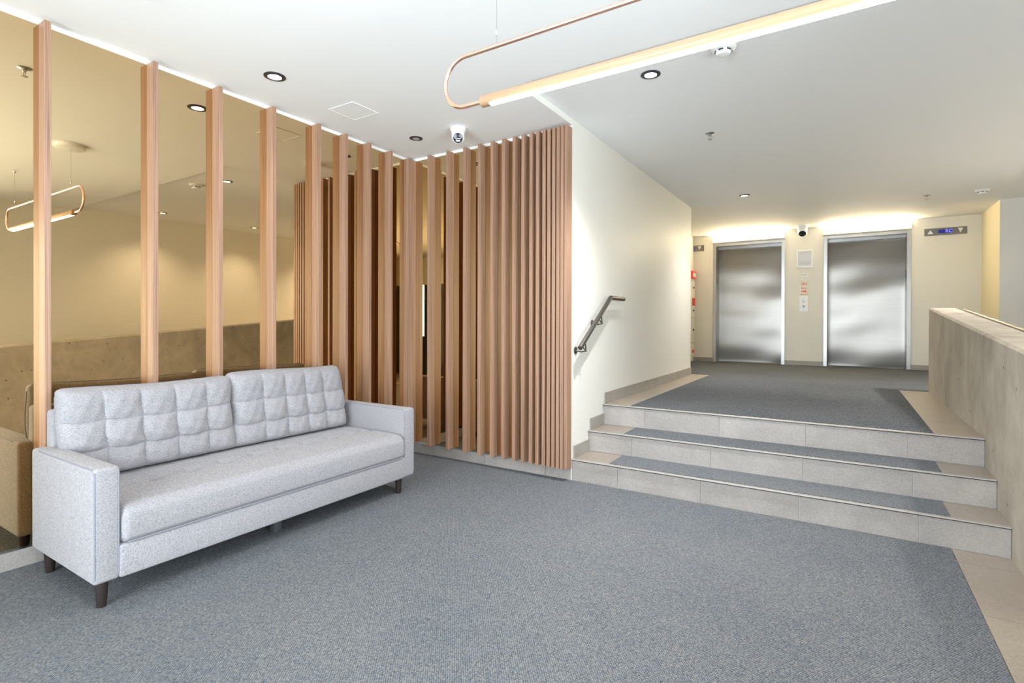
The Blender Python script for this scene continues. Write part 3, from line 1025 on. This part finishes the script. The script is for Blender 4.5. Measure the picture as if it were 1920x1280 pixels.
# ------------------------------------------------------------------ lifts
def lift(n, xa, xb, label):
    t = thing('door_%d' % n, ((xa + xb) / 2, YE, ZL), label, 'lift door', kind='structure')
    jw, D = .054, .33
    for a, b_ in ((xa, xa + jw), (xb - jw, xb)):
        MB().box(a, b_, YE - .018, YE + D, ZL + .002, 2.680, .002, 1).build('jamb', 'steel', t)
    MB().box(xa + jw, xb - jw, YE - .018, YE + .05, 2.632, 2.680, .002, 1).build('header', 'steel', t)
    MB().box(xa + jw, xb - jw, YE + .05, YE + .19, 2.640, 2.680).build('header_soffit', 'steel', t)
    MB().box(xa + jw, xb - jw, YE + .19, YE + D, 2.600, 2.680).build('transom', 'steel', t)
    # door leaf with gentle dents rolled into the sheet
    mb = MB()
    NX_, NZ_ = 30, 90
    vs = []
    for i in range(NZ_ + 1):
        for j in range(NX_ + 1):
            u, v = j / NX_, i / NZ_
            x = xa + jw + (xb - xa - 2 * jw) * u
            z = ZL + .004 + (2.604 - ZL - .004) * v
            dep = .0042 * math.sin(v * 10 + 2.2 * math.sin(u * 2.4 + n)) + .0012 * math.sin(v * 27 + u * 2 * math.sin(n * 2.0) + n)
            dep *= math.sin(math.pi * v) ** .5
            vs.append((x, YE + D - .05 + dep, z))
    W_ = NX_ + 1
    fs = [(i * W_ + j, i * W_ + j + 1, (i + 1) * W_ + j + 1, (i + 1) * W_ + j) for i in range(NZ_) for j in range(NX_)]
    m2 = len(vs)
    vs += [(xa + jw, YE + D, ZL + .004), (xb - jw, YE + D, ZL + .004), (xb - jw, YE + D, 2.604), (xa + jw, YE + D, 2.604)]
    fs += [(m2, m2 + 1, m2 + 2, m2 + 3)]
    mb.add(vs, fs)
    mb.build('door_leaf', 'liftsteel', t, True)
    for xx in (xa + jw, xb - jw - .003):
        MB().box(xx, xx + .003, YE + .10, YE + .13, 1.96, 2.08).build('key_slot', 'black', t)
    MB().box(xa + jw, xb - jw, YE + .10, YE + D, ZL - .002, ZL + .0045).build('sill', 'darksteel', t)
lift(1, D1[0], D1[1], 'left brushed steel lift door')
lift(2, D2[0], D2[1], 'right brushed steel lift door')

def lift_light(xa, xb, label):
    t = thing('lift_light', ((xa + xb) / 2, YE, 2.73), label, 'wall light', 'glowing bar lights above the lifts')
    MB().box(xa, xb, YE - .050, YE, 2.695, 2.722, .002, 1).build('tray', 'whitetrim', t)
    MB().box(xa + .012, xb - .012, YE - .050, YE - .008, 2.722, 2.792, .012, 3).build('light_tube', 'lift_tube', t, True)
    for a in (xa, xb - .012):
        MB().box(a, a + .012, YE - .054, YE, 2.722, 2.800).build('end_cap', 'steel', t)
lift_light(D1[0] - .01, D1[1] + .005, 'glowing warm bar light above the left lift')
lift_light(D2[0] - .01, D2[1] + .012, 'glowing warm bar light above the right lift')

def indicator(xa, label):
    xb, z0, z1 = xa + .502, 2.572, 2.680
    t = thing('floor_indicator', ((xa + xb) / 2, YE, z0), label, 'lift indicator', 'lift floor indicators')
    yp = YE - .012
    MB().box(xa, xb, yp, YE, z0, z1, .002, 1).build('plate', 'darksteel', t)
    zc = (z0 + z1) / 2
    MB().prism([(xa + .035, zc - .030), (xa + .108, zc - .030), (xa + .0715, zc + .028)], 'y', yp - .003, yp).build('up_arrow', 'arrow', t)
    MB().prism([(xa + .395, zc + .036), (xa + .455, zc + .036), (xa + .425, zc - .036)], 'y', yp - .003, yp).build('down_arrow', 'arrow', t)
    d = MB().box(xa + .168, xa + .332, yp - .002, yp, zc - .027, zc + .027).build('display', 'blue', t)
    text_mesh('digits', 'RC', .066, 'bluetext', d, (xa + .290, yp - .003, zc - .001), (math.radians(90), 0, 0))
    MB().lathe([(.004, 0), (.004, .002)], (xa + .016, yp, zc - .012), (0, -1, 0), 10).build('screw', 'black', t)
indicator(1.027, 'steel floor indicator with blue RC display right of the right lift')
indicator(-2.715, 'steel floor indicator with blue display left of the left lift, partly hidden')

cf = thing('framed_notice', (-.572, YE, 2.175), 'white framed paper notice on the wall between the lifts', 'picture frame')
for a, b_, z0, z1 in ((-.692, -.452, 2.450, 2.472), (-.692, -.452, 2.175, 2.197), (-.692, -.672, 2.197, 2.450), (-.472, -.452, 2.197, 2.450)):
    MB().box(a, b_, YE - .020, YE, z0, z1, .002, 1).build('frame', 'plastic', cf)
sheet = MB().box(-.672, -.472, YE - .008, YE, 2.197, 2.450).build('paper', 'paper', cf)
for z, w in ((2.425, .05), (2.412, .07), (2.275, .06), (2.255, .085), (2.242, .085), (2.229, .07)):
    MB().box(-.572 - w, -.572 + w, YE - .009, YE - .0079, z, z + .004).build('text_line', 'ink', sheet)
np_ = thing('name_plate', (-.578, YE, 2.016), 'small blank steel plate under the framed notice', 'plate')
MB().box(-.642, -.515, YE - .006, YE, 2.016, 2.080, .002, 1).build('plate', 'whitetrim', np_)
MB().box(-.632, -.535, YE - .008, YE - .0055, 2.036, 2.070).build('inset', 'grey', np_)

rs = thing('fire_sign', (-.585, YE, 1.72), 'small pale sign with three rows of red symbols above the lift buttons', 'sign')
sg = MB().box(-.649, -.522, YE - .004, YE, 1.715, 1.962, .001, 1).build('sign_plate', 'liftwall', rs)
yp = YE - .0052
def mark(pts):
    MB().prism(pts, 'y', yp, yp + .0015).build('red_mark', 'redink', sg)
def rect(xc, zc, w, hh): mark([(xc - w, zc - hh), (xc + w, zc - hh), (xc + w, zc + hh), (xc - w, zc + hh)])
rect(-.612, 1.905, .010, .003); rect(-.606, 1.886, .012, .003); rect(-.612, 1.922, .008, .003)
mark([(-.598, 1.882), (-.588, 1.882), (-.578, 1.922), (-.588, 1.922)])
rect(-.566, 1.902, .005, .018); rect(-.549, 1.902, .004, .020)
rect(-.615, 1.828, .004, .014); mark([(-.608, 1.814), (-.596, 1.828), (-.608, 1.842)]); mark([(-.592, 1.814), (-.580, 1.828), (-.592, 1.842)])
MB().lathe([(.013, 0), (.013, .001)], (-.560, YE - .004, 1.828), (0, -1, 0), 14).build('grey_mark', 'ink', sg)
rect(-.615, 1.775, .004, .015); mark([(-.608, 1.760), (-.594, 1.775), (-.608, 1.790)]); rect(-.588, 1.775, .006, .015)
MB().lathe([(.017, 0), (.017, .001)], (-.562, YE - .004, 1.775), (0, -1, 0), 16).build('red_mark', 'redink', sg)
rect(-.586, 1.726, .055, .003)

cp = thing('call_panel', (-.585, YE, 1.432), 'steel lift call panel with two round buttons', 'button panel')
MB().box(-.649, -.521, YE - .008, YE, 1.432, 1.694, .002, 1).build('plate', 'plastic', cp)
for zc, mt in ((1.606, 'dl_off'), (1.520, 'steel')):
    MB().lathe([(.021, 0), (.021, .004), (.017, .005)], (-.585, YE - .008, zc), (0, -1, 0), 20).build('button_ring', 'steel', cp, True)
    MB().lathe([(.014, 0), (.014, .006), (.010, .008)], (-.585, YE - .010, zc), (0, -1, 0), 18).build('button', 'plastic' if mt == 'dl_off' else 'steel', cp, True)
for zc in (1.658, 1.468):
    MB().box(-.595, -.575, YE - .009, YE - .0079, zc - .004, zc + .004).build('legend', 'ink', cp)

# red fire service boxes on the narrow corridor wall
XCW = -2.397
cab = thing('wall_cabinet', (XCW, 10.03, ZL), 'tall pale locked cabinet edge-on beside the left lift', 'cabinet')
MB().box(XCW, XCW + .030, 9.86, 10.13, ZL + .12, 2.02, .003, 1).build('body', 'liftwall', cab)
for z in (1.326, .870):
    MB().box(XCW + .029, XCW + .0315, 9.86, 10.13, z - .003, z + .003).build('seam', 'black', cab)
for z in (1.885, 1.464, 1.108):
    MB().lathe([(.016, 0), (.016, .018), (.010, .022)], (XCW + .03, 10.02, z), (1, 0, 0), 14).build('lock', 'black', cab, True)
MB().box(XCW + .0295, XCW + .034, 9.95, 10.10, .680, .742).build('red_label', 'redink', cab)
fa = thing('fire_sign_box', (XCW, 10.03, 2.06), 'red and white sign box at top of the wall left of the lifts', 'sign')
MB().box(XCW, XCW + .055, 9.88, 10.13, 2.055, 2.185, .004, 2).build('box', 'red', fa)
MB().box(XCW + .055, XCW + .057, 9.90, 10.11, 2.085, 2.155).build('lettering', 'plastic', fa)
fb = thing('alarm_box', (XCW + .03, 10.05, 1.55), 'small red alarm call box on the wall left of the lifts', 'alarm')
MB().box(XCW + .030, XCW + .052, 9.96, 10.09, 1.555, 1.690, .003, 1).build('box', 'red', fb)
MB().box(XCW + .052, XCW + .064, 9.985, 10.065, 1.665, 1.685).build('flap', 'red', fb)
